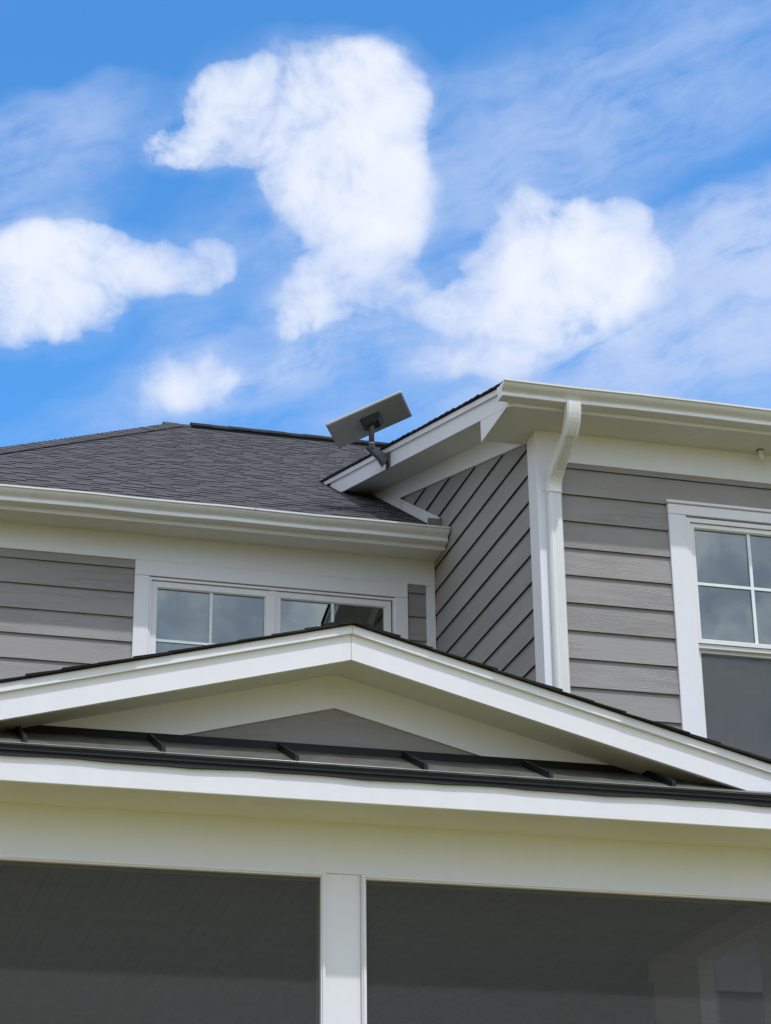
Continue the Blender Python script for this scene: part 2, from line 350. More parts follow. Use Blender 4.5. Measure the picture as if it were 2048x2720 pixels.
def tube(name, path, r, m, parent, seg=14, caps=True):
    v, f = [], []
    P = [Vector(p) for p in path]
    for i, p in enumerate(P):
        t = (P[min(i + 1, len(P) - 1)] - P[max(i - 1, 0)]).normalized()
        up = Vector((0, 0, 1)) if abs(t.z) < 0.9 else Vector((0, 1, 0))
        a = t.cross(up).normalized(); b = a.cross(t)
        rr = r[i] if isinstance(r, (list, tuple)) else r
        v += [tuple(p + rr * (math.cos(2 * math.pi * k_ / seg) * a + math.sin(2 * math.pi * k_ / seg) * b)) for k_ in range(seg)]
    for i in range(len(P) - 1):
        f += [(i * seg + k_, i * seg + (k_ + 1) % seg, (i + 1) * seg + (k_ + 1) % seg, (i + 1) * seg + k_) for k_ in range(seg)]
    if caps: f += [tuple(range(seg)), tuple(range((len(P) - 1) * seg, len(P) * seg))]
    o = make(name, v, f, m, parent)
    for p in o.data.polygons: p.use_smooth = len(p.vertices) == 4
    return o
def sheet(name, pts, m, parent, thick, nrm):
    """a flat polygon given thickness along nrm"""
    n = len(pts); nv = Vector(nrm).normalized() * thick
    v = [tuple(p) for p in pts] + [tuple(Vector(p) + nv) for p in pts]
    f = [tuple(range(n)), tuple(range(2 * n - 1, n - 1, -1))] + [(i, (i + 1) % n, n + (i + 1) % n, n + i) for i in range(n)]
    return make(name, v, f, m, parent)

# ------------------------------------------------------------------ ground
lawn = make('lawn', [(-400, -400, GROUND), (400, -400, GROUND), (400, 400, GROUND), (-400, 400, GROUND)], [(0, 1, 2, 3)], M_LAWN, None)
lawn['kind'] = 'structure'

# ------------------------------------------------------------------ the house
XS, YR, YL = 4.548, 12.669, 15.134        # side wall, wing front wall, recessed front wall
REV = 0.1955
XW = 10.5                                  # right end of the wing
house = root('house', (4.5, 16, GROUND), 'two-storey house with grey lap siding, white trim and charcoal shingle roof', 'house')

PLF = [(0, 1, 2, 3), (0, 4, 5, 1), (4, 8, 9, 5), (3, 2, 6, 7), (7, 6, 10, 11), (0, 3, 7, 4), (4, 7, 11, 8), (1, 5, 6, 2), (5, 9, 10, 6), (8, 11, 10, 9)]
PLM = [0, 0, 1, 0, 1, 0, 1, 0, 1, 1]  # second slot: head lap, painted dark as lap shadow
def plank(fr, zb, zt, a0, a1, a0t=None, a1t=None, parent=None):
    """one lap board: butt proud at the bottom, top tucked in; the head lap is coloured dark to paint in the lap shadow. fr(along, out, z) -> point"""
    a0t = a0 if a0t is None else a0t; a1t = a1 if a1t is None else a1t
    zm = min(zb + REV + 0.0015, zt - 0.001); v = []
    for z_, t_ in ((zb, 0.0), (zm, (zm - zb) / (zt - zb)), (zt, 1.0)):
        o_ = 0.025 - 0.022 * min(1.0, (z_ - zb) / (REV + 0.06)); th = 0.0045 + 0.003 * t_
        b0 = a0 + (a0t - a0) * t_; b1 = a1 + (a1t - a1) * t_
        v += [fr(b0, o_, z_), fr(b1, o_, z_), fr(b1, o_ - th, z_), fr(b0, o_ - th, z_)]
    return make('siding_plank', v, PLF, [M_SIDE, M_SHEATH_SHADE], parent, mi=PLM)
def plank_front(y, x0, x1, zb, zt, parent): return plank(lambda a, o, z_: (a, y - o, z_), zb, zt, x0, x1, parent=parent)
def plank_side(x, y0, y1, zb, zt, parent, y0t=None, y1t=None): return plank(lambda a, o, z_: (x - o, a, z_), zb, zt, y0, y1, y0t, y1t, parent)

# recessed front wall (left)
fw = box('front_wall', 0.25, XS + 0.2, YL, YL + 0.2, GROUND, 6.40, M_SHEATH_SHADE, house, 0)
z = 6.107
plank_front(YL, 0.36, 2.19, z, 6.20, fw); plank_front(YL, 4.30, 4.47, z, 6.20, fw)
for k_ in range(1, 12):
    zb = z - REV * k_
    plank_front(YL, 0.36, 2.19, zb, zb + REV + 0.06, fw); plank_front(YL, 4.30, 4.47, zb, zb + REV + 0.06, fw)
box('siding_base', 0.36, XS, YL - 0.02, YL - 0.001, GROUND, z - REV * 11 - 0.01, M_SIDE, fw, 0)
box('corner_board', 4.459, XS - 0.018, YL - 0.036, YL, 3.4, 6.172, M_TRIM, fw)
box('corner_board', 0.24, 0.37, YL - 0.036, YL, GROUND, 6.172, M_TRIM, fw)
box('frieze_board', 0.24, XS - 0.018, YL - 0.034, YL, 6.173, 6.40, M_TRIM, fw)

# side wall of the projecting wing, facing left
RS = 0.298                                   # wing roof slope
def rake_low(y): return 6.532 + 0.2935 * (y - 12.898)      # lower edge of the rake fascia = rake soffit
sw = prism('side_wall', [(YR + 0.03, GROUND), (17.6, GROUND), (17.6, 7.9), (12.9, 6.50), (YR + 0.03, 6.38)], 'X', XS, XS + 0.15, M_SHEATH_SHADE, house)
for k_ in range(0, 17):
    zb = 6.318 + REV * 5 - REV * k_
    zt = zb + REV + 0.06
    # the rake soffit clips the near end, the main roof and recessed wall the far end
    y0 = max(12.815, 12.898 + (zb + 0.01 - 6.532) / 0.2935); y0t = max(12.815, 12.898 + (zt + 0.01 - 6.532) / 0.2935)
    y1 = YL if zb < 6.35 else 16.9
    if y0 >= y1 - 0.05: continue
    plank_side(XS, y0, y1, zb, zt, sw, y0t, max(y1, y0t + 0.02))
box('siding_base', XS - 0.02, XS - 0.001, 12.815, YL, GROUND, 6.318 + REV * 5 - REV * 16 - 0.01, M_SIDE, sw, 0)
box('corner_board', XS - 0.026, XS, YR - 0.002, 12.818, GROUND, 6.37, M_TRIM, sw)
def fr_bot(y): return 6.357 + 0.299 * (y - 12.825)
prism('rake_frieze_board', [(12.819, fr_bot(12.819)), (17.3, fr_bot(17.3)), (17.3, rake_low(17.3) + 0.01), (12.91, 6.545), (12.819, 6.50)], 'X', XS - 0.036, XS + 0.01, M_TRIM, sw)

# wing front wall (right)
ww = box('wing_front_wall', XS, XW, YR, YR + 0.2, GROUND, 6.40, M_SHEATH_SHADE, house, 0)
z = 6.120
plank_front(YR, 4.66, XW, z, 6.19, ww)
for k_ in range(1, 12):
    zb = z - REV * k_
    if k_ == 1: plank_front(YR, 4.66, XW, zb, zb + REV + 0.06, ww); continue      # runs over the window head
    plank_front(YR, 4.66, 5.462, zb, zb + REV + 0.06, ww); plank_front(YR, 6.645, XW, zb, zb + REV + 0.06, ww)
plank_front(YR, 4.66, XW, z - REV * 12, z - REV * 11 + 0.03, ww)
box('siding_base', 4.66, XW, YR - 0.02, YR - 0.001, GROUND, z - REV * 12 - 0.01, M_SIDE, ww, 0)
box('corner_board', XS - 0.0265, 4.672, YR - 0.030, YR, GROUND, 6.16, M_TRIM, ww)
box('frieze_board', XS - 0.0268, XW, YR - 0.0305, YR, 6.157, 6.385, M_TRIM, ww)

# ------------------------------------------------------------------ windows
def window_frame(name, x0, x1, z0, z1, w_, y0, y1, m, parent):
    """a mitred rectangular frame: four bars of width w_"""
    o = [(x0, z0), (x1, z0), (x1, z1), (x0, z1)]; i = [(x0 + w_, z0 + w_), (x1 - w_, z0 + w_), (x1 - w_, z1 - w_), (x0 + w_, z1 - w_)]
    v = [(p[0], y0, p[1]) for p in o] + [(p[0], y0, p[1]) for p in i] + [(p[0], y1, p[1]) for p in o] + [(p[0], y1, p[1]) for p in i]
    f = []
    for k_ in range(4):
        n_ = (k_ + 1) % 4
        f += [(k_, n_, 4 + n_, 4 + k_), (8 + k_, 12 + k_, 12 + n_, 8 + n_), (k_, 8 + k_, 8 + n_, n_), (4 + k_, 4 + n_, 12 + n_, 12 + k_)]
    return make(name, v, f, m, parent)
def sash(win, y, gx0, gx1, gz0, gz1, frame_w, cols, rows, grille=True, mesh=False, ydeep=0.035):
    """glass opening gx0..gx1, gz0..gz1 with a sash around it; y is the sash face"""
    fr = window_frame('sash_frame', gx0 - frame_w, gx1 + frame_w, gz0 - frame_w, gz1 + frame_w, frame_w, y, y + 0.05, M_VINYL, win)
    g0 = 0.004
    window_frame('glazing_bead', gx0 - g0, gx1 + g0, gz0 - g0, gz1 + g0, 0.010, y + 0.010, y + 0.032, M_VINYL, fr)
    box('pane', gx0 - 0.002, gx1 + 0.002, y + 0.026, y + 0.030, gz0 - 0.002, gz1 + 0.002, M_GLASS, fr, 0)
    if grille:
        for c_ in range(1, cols):
            xc = gx0 + (gx1 - gx0) * c_ / cols; box('muntin', xc - 0.0115, xc + 0.0115, y + 0.016, y + 0.024, gz0, gz1, M_GRILLE, fr, 0.001)
        for r_ in range(1, rows):
            zc = gz0 + (gz1 - gz0) * r_ / rows; box('muntin', gx0, gx1, y + 0.0155, y + 0.0245, zc - 0.0105, zc + 0.0105, M_GRILLE, fr, 0.001)
    if mesh:
        box('insect_screen', gx0 - 0.006, gx1 + 0.006, y + 0.004, y + 0.005, gz0 - 0.006, gz1 + 0.006, M_WSCREEN, fr, 0)
    return fr
def room(win, x0, x1, z0, z1, y, blind):
    v = [(x0, y, z0), (x1, y, z0), (x1, y, z1), (x0, y, z1), (x0, y + 2.2, z0), (x1, y + 2.2, z0), (x1, y + 2.2, z1), (x0, y + 2.2, z1)]
    make('room_shell', v, [(4, 5, 6, 7), (0, 4, 7, 3), (1, 2, 6, 5), (3, 7, 6, 2), (0, 1, 5, 4)], M_ROOM, win)
    if blind:
        box('window_blind', x0 + 0.02, x1 - 0.02, y + 0.12, y + 0.125, z0 + 0.02, z1 - 0.02, M_BLIND, win, 0)
def cut_opening(wall, x0, x1, z0, z1):
    """rebuild a wall box as a wall with a window opening"""
    me = wall.data
    xs = [v.co.x / S for v in me.vertices]; ys = [v.co.y / S for v in me.vertices]; zs = [v.co.z / S for v in me.vertices]
    X0, X1, Y0, Y1, Z0, Z1 = min(xs), max(xs), min(ys), max(ys), min(zs), max(zs)
    o = [(X0, Z0), (X1, Z0), (X1, Z1), (X0, Z1)]; i = [(x0, z0), (x1, z0), (x1, z1), (x0, z1)]
    v = [(p[0], Y0, p[1]) for p in o + i] + [(p[0], Y1, p[1]) for p in o + i]; f = []
    for k_ in range(4):
        n_ = (k_ + 1) % 4
        f += [(k_, n_, 4 + n_, 4 + k_), (8 + k_, 12 + k_, 12 + n_, 8 + n_), (k_, 8 + k_, 8 + n_, n_), (4 + k_, 4 + n_, 12 + n_, 12 + k_)]
    nm = bpy.data.meshes.new('wall'); nm.from_pydata([tuple(c * S for c in p) for p in v], [], f); nm.materials.append(me.materials[0])
    wall.data = nm
# twin window in the recessed wall
cut_opening(fw, 2.30, 4.20, 4.25, 6.04)
tw = window_frame('twin_window', 2.300, 4.207, 4.24, 6.044, 0.018, YL - 0.030, YL + 0.12, M_VINYL, house)
for (a, b) in ((2.362, 3.193), (3.306, 4.131)):
    sash(tw, YL - 0.014, a, b, 5.143, 5.975, 0.046, 2, 2)
    sash(tw, YL + 0.045, a, b, 4.31, 5.085, 0.046, 2, 2, grille=False, mesh=True)
box('mullion', 3.222, 3.277, YL - 0.016, YL + 0.10, 4.25, 6.03, M_VINYL, tw)
box('mullion_groove', 3.232, 3.267, YL - 0.0195, YL - 0.010, 4.25, 5.995, M_VINYL, tw)
box('window_casing', 2.188, 2.302, YL - 0.040, YL, 4.1, 6.0505, M_TRIM, tw); box('window_casing', 4.205, 4.307, YL - 0.040, YL, 4.1, 6.0505, M_TRIM, tw)
box('head_casing', 2.188, 4.307, YL - 0.0405, YL, 6.0525, 6.1715, M_TRIM, tw); box('sill_casing', 2.15, 4.35, YL - 0.06, YL, 4.16, 4.245, M_TRIM, tw)
room(tw, 2.0, 4.4, 4.0, 6.2, YL + 0.205, True)
# sash window in the wing wall
cut_opening(ww, 5.585, 6.52, 4.02, 5.83)
rw = window_frame('sash_window', 5.584, 6.524, 4.03, 5.838, 0.030, YR - 0.028, YR + 0.12, M_VINYL, house)
sash(rw, YR - 0.014, 5.645, 6.463, 4.965, 5.775, 0.028, 2, 2)
box('meeting_rail', 5.617, 6.491, YR - 0.002, YR + 0.05, 4.905, 4.936, M_VINYL, rw)
sash(rw, YR + 0.03, 5.652, 6.456, 4.09, 4.884, 0.028, 2, 2, grille=False, mesh=True)
box('window_casing', 5.457, 5.5855, YR - 0.036, YR, 3.90, 5.8505, M_TRIM, rw); box('window_casing', 6.522, 6.65, YR - 0.036, YR, 3.90, 5.8505, M_TRIM, rw)
box('head_casing', 5.4565, 6.6505, YR - 0.0365, YR, 5.8525, 5.928, M_TRIM, rw); box('drip_cap', 5.445, 6.662, YR - 0.052, YR, 5.930, 5.951, M_TRIM, rw)
box('sill_casing', 5.43, 6.68, YR - 0.055, YR, 3.93, 4.02, M_TRIM, rw)
room(rw, 5.3, 6.8, 3.8, 6.0, YR + 0.205, False)
cv, cf, nc = [], [], 60
for i_ in range(nc + 1):
    x = 5.45 + 1.2 * i_ / nc; d_ = 0.022 * math.sin(i_ * 0.95 + 0.5 * math.sin(i_ * 0.31)) + 0.01 * math.sin(i_ * 0.4)
    cv += [(x, YR + 0.26 + d_, 3.9), (x, YR + 0.26 + d_ * 0.7, 4.95)]
cf = [(2 * i_, 2 * i_ + 2, 2 * i_ + 3, 2 * i_ + 1) for i_ in range(nc)]
make('curtain', cv, cf, M_CURTAIN, rw, smooth=True)

# ------------------------------------------------------------------ eaves, soffits, fascias
def board_x(name, x0, x1, y0, y1, z0, z1, m=M_TRIM): return box(name, x0, x1, y0, y1, z0, z1, m, house)
board_x('eave_soffit', -0.10, XS - 0.001, 14.802, YL + 0.01, 6.378, 6.395, M_SOFF)
board_x('eave_fascia', -0.12, XS - 0.025, 14.780, 14.800, 6.345, 6.47)
board_x('eave_soffit', 4.222, XW + 0.3, 12.330, YR + 0.01, 6.372, 6.390, M_SOFF)
board_x('eave_soffit', 4.222, XS + 0.02, YR + 0.0105, 12.89, 6.3725, 6.390, M_SOFF)
board_x('eave_fascia', 4.2405, XW + 0.32, 12.307, 12.328, 6.366, 6.51)

# rake of the wing roof
XRK = 4.22
YTOP = 17.45
def zsh(y): return 6.571 + RS * (y - 12.495)        # underside of the shingles
prism('rake_fascia', [(12.307, rake_low(12.307)), (16.95, rake_low(16.95)), (17.25, rake_low(17.25) + 0.1), (17.25, zsh(17.25) - 0.038), (12.307, zsh(12.307) - 0.038)], 'X', XRK, XRK + 0.02, M_TRIM, house)
prism('rake_moulding', [(12.307, zsh(12.307) - 0.040), (17.40, zsh(17.40) - 0.040), (17.52, zsh(17.52) + 0.0), (12.307, zsh(12.307))], 'X', XRK - 0.018, XRK + 0.015, M_TRIM, house)
prism('eave_return', [(12.308, 6.364), (12.896, 6.366), (12.900, rake_low(12.9) - 0.002), (12.308, rake_low(12.308) - 0.001)], 'X', XRK + 0.0005, XRK + 0.0205, M_TRIM, house)
prism('rake_soffit', [(12.90, rake_low(12.9) + 0.006), (17.3, rake_low(17.3) + 0.006), (17.3, rake_low(17.3) + 0.03), (12.90, rake_low(12.9) + 0.03)], 'X', XRK + 0.0195, XS + 0.02, M_SOFF, house)
# soffit drain pipe
tube('drain_pipe', [(6.145, 12.565, 6.39), (6.150, 12.563, 6.33), (6.156, 12.56, 6.288)], [0.017, 0.017, 0.016], M_GUT, house)
tube('pipe_collar', [(6.145, 12.565, 6.372), (6.1455, 12.565, 6.364)], [0.027, 0.025], M_FLASH, house)

# ------------------------------------------------------------------ gutters
def gutter(x0, x1, yback, zb, h, d, ends):
    P = [(0.0, h + 0.004), (0.0, 0.0), (0.080, 0.0), (0.0865, 0.003), (0.0835, 0.024), (0.074, 0.027), (0.0745, 0.033), (0.084, 0.042), (0.098, 0.050), (0.112, 0.060), (0.122, 0.072), (0.126, 0.083), (0.127, 0.087), (0.1395, 0.0875), (0.140, 0.099), (0.126, 0.100), (0.126, 0.094)]
    sx_, sz_ = d / 0.14, h / 0.10
    pts = [(yback - p[0] * sx_, zb + p[1] * sz_) for p in P]
    inner = [(q[0] + 0.003, q[1] + 0.003) for q in pts[2:]]
    prof = pts
    n = len(prof); v = []; f = []
    segs = 14
    for s_ in range(segs + 1):
        x = x0 + (x1 - x0) * s_ / segs; sag = -0.003 * math.sin(s_ * 1.9) * (0 < s_ < segs)
        v += [(x, p[0], p[1] + sag) for p in prof]
    for s_ in range(segs):
        f += [(s_ * n + k_, s_ * n + k_ + 1, (s_ + 1) * n + k_ + 1, (s_ + 1) * n + k_) for k_ in range(n - 1)]
    g_ = make('gutter', v, f, M_GUT, house)
    md = g_.modifiers.new('thick', 'SOLIDIFY'); md.thickness = 0.0015; md.offset = 0
    for xe, sgn in ends:
        capP = pts[:-2]
        prism('end_cap', capP, 'X', xe, xe + 0.004 * sgn, M_GUT, g_)
        rimP = [(p[0], p[1]) for p in capP]
        c = (sum(p[0] for p in capP) / len(capP), sum(p[1] for p in capP) / len(capP))
        # folded flange round the cap
        nn = len(rimP); vv = []; ff = []
        for p in rimP: vv += [(xe - 0.006 * sgn, p[0], p[1]), (xe + 0.010 * sgn, p[0] + (p[0] - c[0]) * 0.04, p[1] + (p[1] - c[1]) * 0.05)]
        for k_ in range(nn - 1): ff.append((2 * k_, 2 * k_ + 2, 2 * k_ + 3, 2 * k_ + 1))
        make('cap_flange', vv, ff, M_GUT, g_)
    return g_
g1 = gutter(-0.25, 4.515, 14.780, 6.381, 0.102, 0.14, ((4.510, 1),))
g2 = gutter(4.158, XW + 0.35, 12.306, 6.391, 0.098, 0.146, ((4.162, -1),))
box('gutter_screw', 3.003, 3.011, 14.636, 14.641, 6.470, 6.478, M_POLE, g1, 0.001)

# ------------------------------------------------------------------ downspout
def swept_rect(name, path, wx, wd, m, parent, flutes=True, crimps=None, cap=True):
    """rectangular pipe swept along a path lying near a vertical plane; wx across x, wd across depth"""
    prof = []
    hx, hd = wx / 2, wd / 2; c = 0.012
    fr = [(-hx, -hd + c), (-hx + c, -hd)]
    if flutes:
        n_ = 4; span = wx - 2 * c - 0.02
        for i_ in range(n_):
            x = -span / 2 + span * (i_ + 0.5) / n_
            fr += [(x - 0.006, -hd), (x - 0.003, -hd + 0.003), (x + 0.003, -hd + 0.003), (x + 0.006, -hd)]
    fr += [(hx - c, -hd), (hx, -hd + c), (hx, hd - c), (hx - c, hd), (-hx + c, hd), (-hx, hd - c)]
    prof = fr; n = len(prof); v = []; f = []
    P = [Vector(p) for p in path]
    for i_, p in enumerate(P):
        t = (P[min(i_ + 1, len(P) - 1)] - P[max(i_ - 1, 0)]).normalized()
        ax = Vector((1, 0, 0)); ax = (ax - t * ax.dot(t)).normalized(); ad = ax.cross(t)
        if ad.y < 0: ad = -ad
        k_ = 1.0 if crimps is None else crimps[i_]
        v += [tuple(p + ax * a * k_ + ad * b * k_) for a, b in prof]
    for i_ in range(len(P) - 1):
        f += [(i_ * n + q, i_ * n + (q + 1) % n, (i_ + 1) * n + (q + 1) % n, (i_ + 1) * n + q) for q in range(n)]
    if cap: f += [tuple(range(n)), tuple(range((len(P) - 1) * n, len(P) * n))]
    return make(name, v, f, m, parent)
dsp = swept_rect('downspout', [(4.628, 12.612, 5.955), (4.627, 12.612, 4.9), (4.627, 12.612, 3.2), (4.627, 12.612, 2.9)], 0.094, 0.072, M_GUT, house)
def arc(p0, p1, p2, n):
    p0, p1, p2 = Vector(p0), Vector(p1), Vector(p2)
    return [tuple((1 - t) ** 2 * p0 + 2 * t * (1 - t) * p1 + t * t * p2) for t in [i_ / n for i_ in range(n + 1)]]
up = arc((4.650, 12.232, 6.396), (4.650, 12.228, 6.285), (4.649, 12.312, 6.205), 15)
swept_rect('upper_elbow', up, 0.100, 0.078, M_GUT, dsp, True, [1.0 if i_ < 5 or i_ > 14 else (1.006 if i_ % 2 else 0.994) for i_ in range(16)])
swept_rect('offset_run', [(4.649, 12.305, 6.212), (4.636, 12.50, 6.075), (4.632, 12.565, 6.03)], 0.092, 0.070, M_GUT, dsp)
lo = arc((4.633, 12.535, 6.052), (4.629, 12.610, 6.00), (4.628, 12.612, 5.925), 15)
swept_rect('lower_elbow', lo, 0.098, 0.075, M_GUT, dsp, False, [1.0 if i_ < 3 or i_ > 12 else (1.02 if i_ % 2 else 0.98) for i_ in range(16)])
swept_rect('connector', [(4.628, 12.611, 5.962), (4.628, 12.611, 5.945), (4.628, 12.611, 5.94), (4.628, 12.611, 5.92), (4.628, 12.611, 5.915), (4.628, 12.611, 5.898)], 0.103, 0.080, M_GUT, dsp, False, [1, 1, 0.97, 0.97, 1.0, 1.0])
box('strap', 4.555, 4.585, 12.632, 12.640, 5.925, 5.96, M_GUT, dsp, 0.001)
for zz in (5.97,): box('strap_screw', 4.625, 4.632, 12.568, 12.575, zz, zz + 0.007, M_POLE, dsp, 0.001)

# ------------------------------------------------------------------ main roof: deck, individually laid shingles, hip caps, ridge vent
RM = 0.575; RY0, RZ0 = 14.70, 6.450
def zroof(y): return RZ0 + RM * (y - RY0)
RIDGE_Y = 22.15; RIDGE_Z = zroof(RIDGE_Y)
def hip_x(y): return 1.33 + (y - 17.63) * 0.487
ev = Vector((0, 1, RM)).normalized(); nv = Vector((0, -RM, 1)).normalized()
deck_v = [(hip_x(RY0), RY0, RZ0), (4.53, RY0, RZ0), (4.53, 16.9, zroof(16.9)), (XW + 0.3, 16.9, zroof(16.9)), (XW + 0.3, RIDGE_Y, RIDGE_Z), (hip_x(RIDGE_Y), RIDGE_Y, RIDGE_Z)]
main_roof = sheet('main_roof', [tuple(Vector(p) - nv * 0.006) for p in deck_v], M_SHING, house, 0.03, -nv)
yb2 = RIDGE_Y + 7.5
make('roof_slope', [(hip_x(RIDGE_Y), RIDGE_Y, RIDGE_Z - 0.01), (XW + 0.3, RIDGE_Y, RIDGE_Z - 0.01), (XW + 0.3, yb2, 6.45), (hip_x(RY0), yb2, 6.45)], [(0, 1, 2, 3)], M_SHING, main_roof, tint=0.4)
make('roof_slope', [(hip_x(RY0), RY0, RZ0 - 0.01), (hip_x(RIDGE_Y), RIDGE_Y, RIDGE_Z - 0.01), (hip_x(RY0), yb2, 6.44)], [(0, 1, 2)], M_SHING, main_roof, tint=0.4)
EXPO = 0.152
MAIN_EXPO = 0.143
pieces = []
ncourse = int((RIDGE_Y - RY0) / ev.y / MAIN_EXPO)
for j in range(ncourse + 1):
    s0 = j * MAIN_EXPO; y = RY0 + ev.y * s0
    xa = hip_x(y) - 0.02
    xb = 4.53 if y < 17.4 else min(6.6, 4.35 + (y - 17.3) * 1.2 + 0.8)
    x = xa - random.random() * 0.2; raised = random.random() < 0.5
    wav = 0.0015 * math.sin(j * 1.7)
    while x < xb:
        wd = random.uniform(0.13, 0.30) if raised else random.uniform(0.10, 0.24)
        a, b = max(x, xa), min(x + wd, xb)
        if b - a > 0.02: pieces.append((j, s0 + wav + random.uniform(-0.0015, 0.0015), a, b, raised))
        x += wd; raised = not raised
    # noqa
def shingle_geo(p):
    j, s0, a, b, raised = p
    T = random.uniform(0.0064, 0.0080) if raised else random.uniform(0.0022, 0.0030)
    base = Vector((0, RY0, RZ0)); L = MAIN_EXPO * (1.12 if raised else 1.16)
    sk = random.uniform(-0.001, 0.001)
    v = []
    for (x, s, n_) in ((a, s0 + sk, -0.004), (b, s0 - sk, -0.004), (b, s0 + L, -0.004), (a, s0 + L, -0.004),
                       (a, s0 + sk, T), (b, s0 - sk, T), (b, s0 + L, 0.0012 + (0.001 if raised else 0)), (a, s0 + L, 0.0012 + (0.001 if raised else 0))):
        q = base + ev * s + nv * n_; v.append((x, q.y, q.z))
    return v
def tint_for(p): return max(0, min(1, random.gauss(0.58 if p[4] else 0.40, 0.07)))
MI = [0, 0, 1, 0, 0, 0]
pieces.sort(key=lambda p: p[0])
own = [p for p in pieces if p[3] - p[2] > 0.07][:300]; ownset = set(map(id, own))
for p in own:
    make('shingle', shingle_geo(p), BOXF, [M_SHING, M_BUTT], main_roof, mi=MI, tint=tint_for(p))
V_, F_, I_, T_ = [], [], [], []
for p in pieces:
    if id(p) in ownset: continue
    n = len(V_); V_ += shingle_geo(p); F_ += [tuple(n + q for q in f) for f in BOXF]; I_ += MI; T_ += [tint_for(p)] * 8
make('shingle_field', V_, F_, [M_SHING, M_BUTT], main_roof, mi=I_, tint=T_, kind='stuff')
# hip caps
hd = Vector((hip_x(RIDGE_Y) - hip_x(RY0), RIDGE_Y - RY0, RIDGE_Z - RZ0)); hl = hd.length; hd.normalize()
hp = Vector((hip_x(RY0), RY0, RZ0))
side_r = (nv.cross(hd)).normalized()
if side_r.x < 0: side_r = -side_r
ln = Vector((-1.17, 0, 1)).normalized(); side_l = ln.cross(hd).normalized()
if side_l.x > 0: side_l = -side_l
nh = (nv + ln).normalized()
ncap = int(hl / 0.165)
for i in range(ncap + 1):
    t0 = i * 0.165 + random.uniform(-0.004, 0.004); t1 = t0 + 0.20
    hgt = 0.030 + random.uniform(-0.003, 0.003)
    def row(t, lift):
        c = hp + hd * t
        return [c + side_l * 0.15 + ln * (0.006 + lift), c + nh * (hgt * 0.7 + lift) + side_l * 0.03, c + nh * (hgt * 0.7 + lift) + side_r * 0.03, c + side_r * 0.19 + nv * (0.012 + lift)]
    A_, B_ = row(t0, 0.005), row(t1, 0.0)
    A2 = [q - nh * 0.004 for q in A_]
    vv = [tuple(q) for q in A_ + B_ + A2]
    ff = [(0, 1, 5, 4), (1, 2, 6, 5), (2, 3, 7, 6), (8, 9, 1, 0), (9, 10, 2, 1), (10, 11, 3, 2)]
    make('hip_cap', vv, ff, [M_SHING, M_BUTT], main_roof, mi=[0, 0, 0, 1, 1, 1], tint=max(0, min(1, random.gauss(0.5, 0.14))))
# ridge caps, then the raised ridge vent
def ridge_strip(name, x0, x1, half, lift, th, m, tint):
    v = []
    for x in (x0, x1):
        v += [(x, RIDGE_Y - half, zroof(RIDGE_Y - half) + lift), (x, RIDGE_Y, RIDGE_Z + lift + 0.012), (x, RIDGE_Y + half, zroof(RIDGE_Y - half) + lift),
              (x, RIDGE_Y + half, zroof(RIDGE_Y - half) + lift - th), (x, RIDGE_Y, RIDGE_Z + lift - th), (x, RIDGE_Y - half, zroof(RIDGE_Y - half) + lift - th)]
    f = [tuple(range(6)), tuple(range(11, 5, -1))] + [(k_, (k_ + 1) % 6, 6 + (k_ + 1) % 6, 6 + k_) for k_ in range(6)]
    return make(name, v, f, m, main_roof, tint=tint)
x = 3.46
while x < 3.80:
    ridge_strip('ridge_cap', x, x + 0.17, 0.13, 0.016 + random.uniform(0, 0.006), 0.012, M_SHING, 0.3); x += 0.15
ridge_strip('ridge_vent', 3.79, XW + 0.2, 0.15, 0.030, 0.034, M_BUTT, 0.1)
x = 3.775
while x < 7.2:
    ridge_strip('ridge_cap', x, x + 0.235, 0.155, 0.046 + random.uniform(0, 0.008), 0.012, M_OLDSH, random.uniform(0.1, 0.5)); x += 0.22
# wall flashing where the roof meets the side wall, and the kick-out at its foot
prism('roof_wall_trim', [(15.02, zroof(15.02) + 0.012), (16.42, zroof(16.42) + 0.012), (16.36, zroof(16.36) + 0.075), (15.02, zroof(15.02) + 0.080)], 'X', XS - 0.058, XS - 0.022, M_GUT, house)
prism('step_flashing', [(14.92, zroof(14.92) + 0.082), (16.33, zroof(16.33) + 0.077), (16.33, zroof(16.33) + 0.096), (14.92, zroof(14.92) + 0.103)], 'X', XS - 0.040, XS - 0.0215, M_GUT, house)
box('kickout_flashing', 4.415, 4.545, 14.88, 14.89, 6.56, 6.648, M_FLASH, house, 0.001)

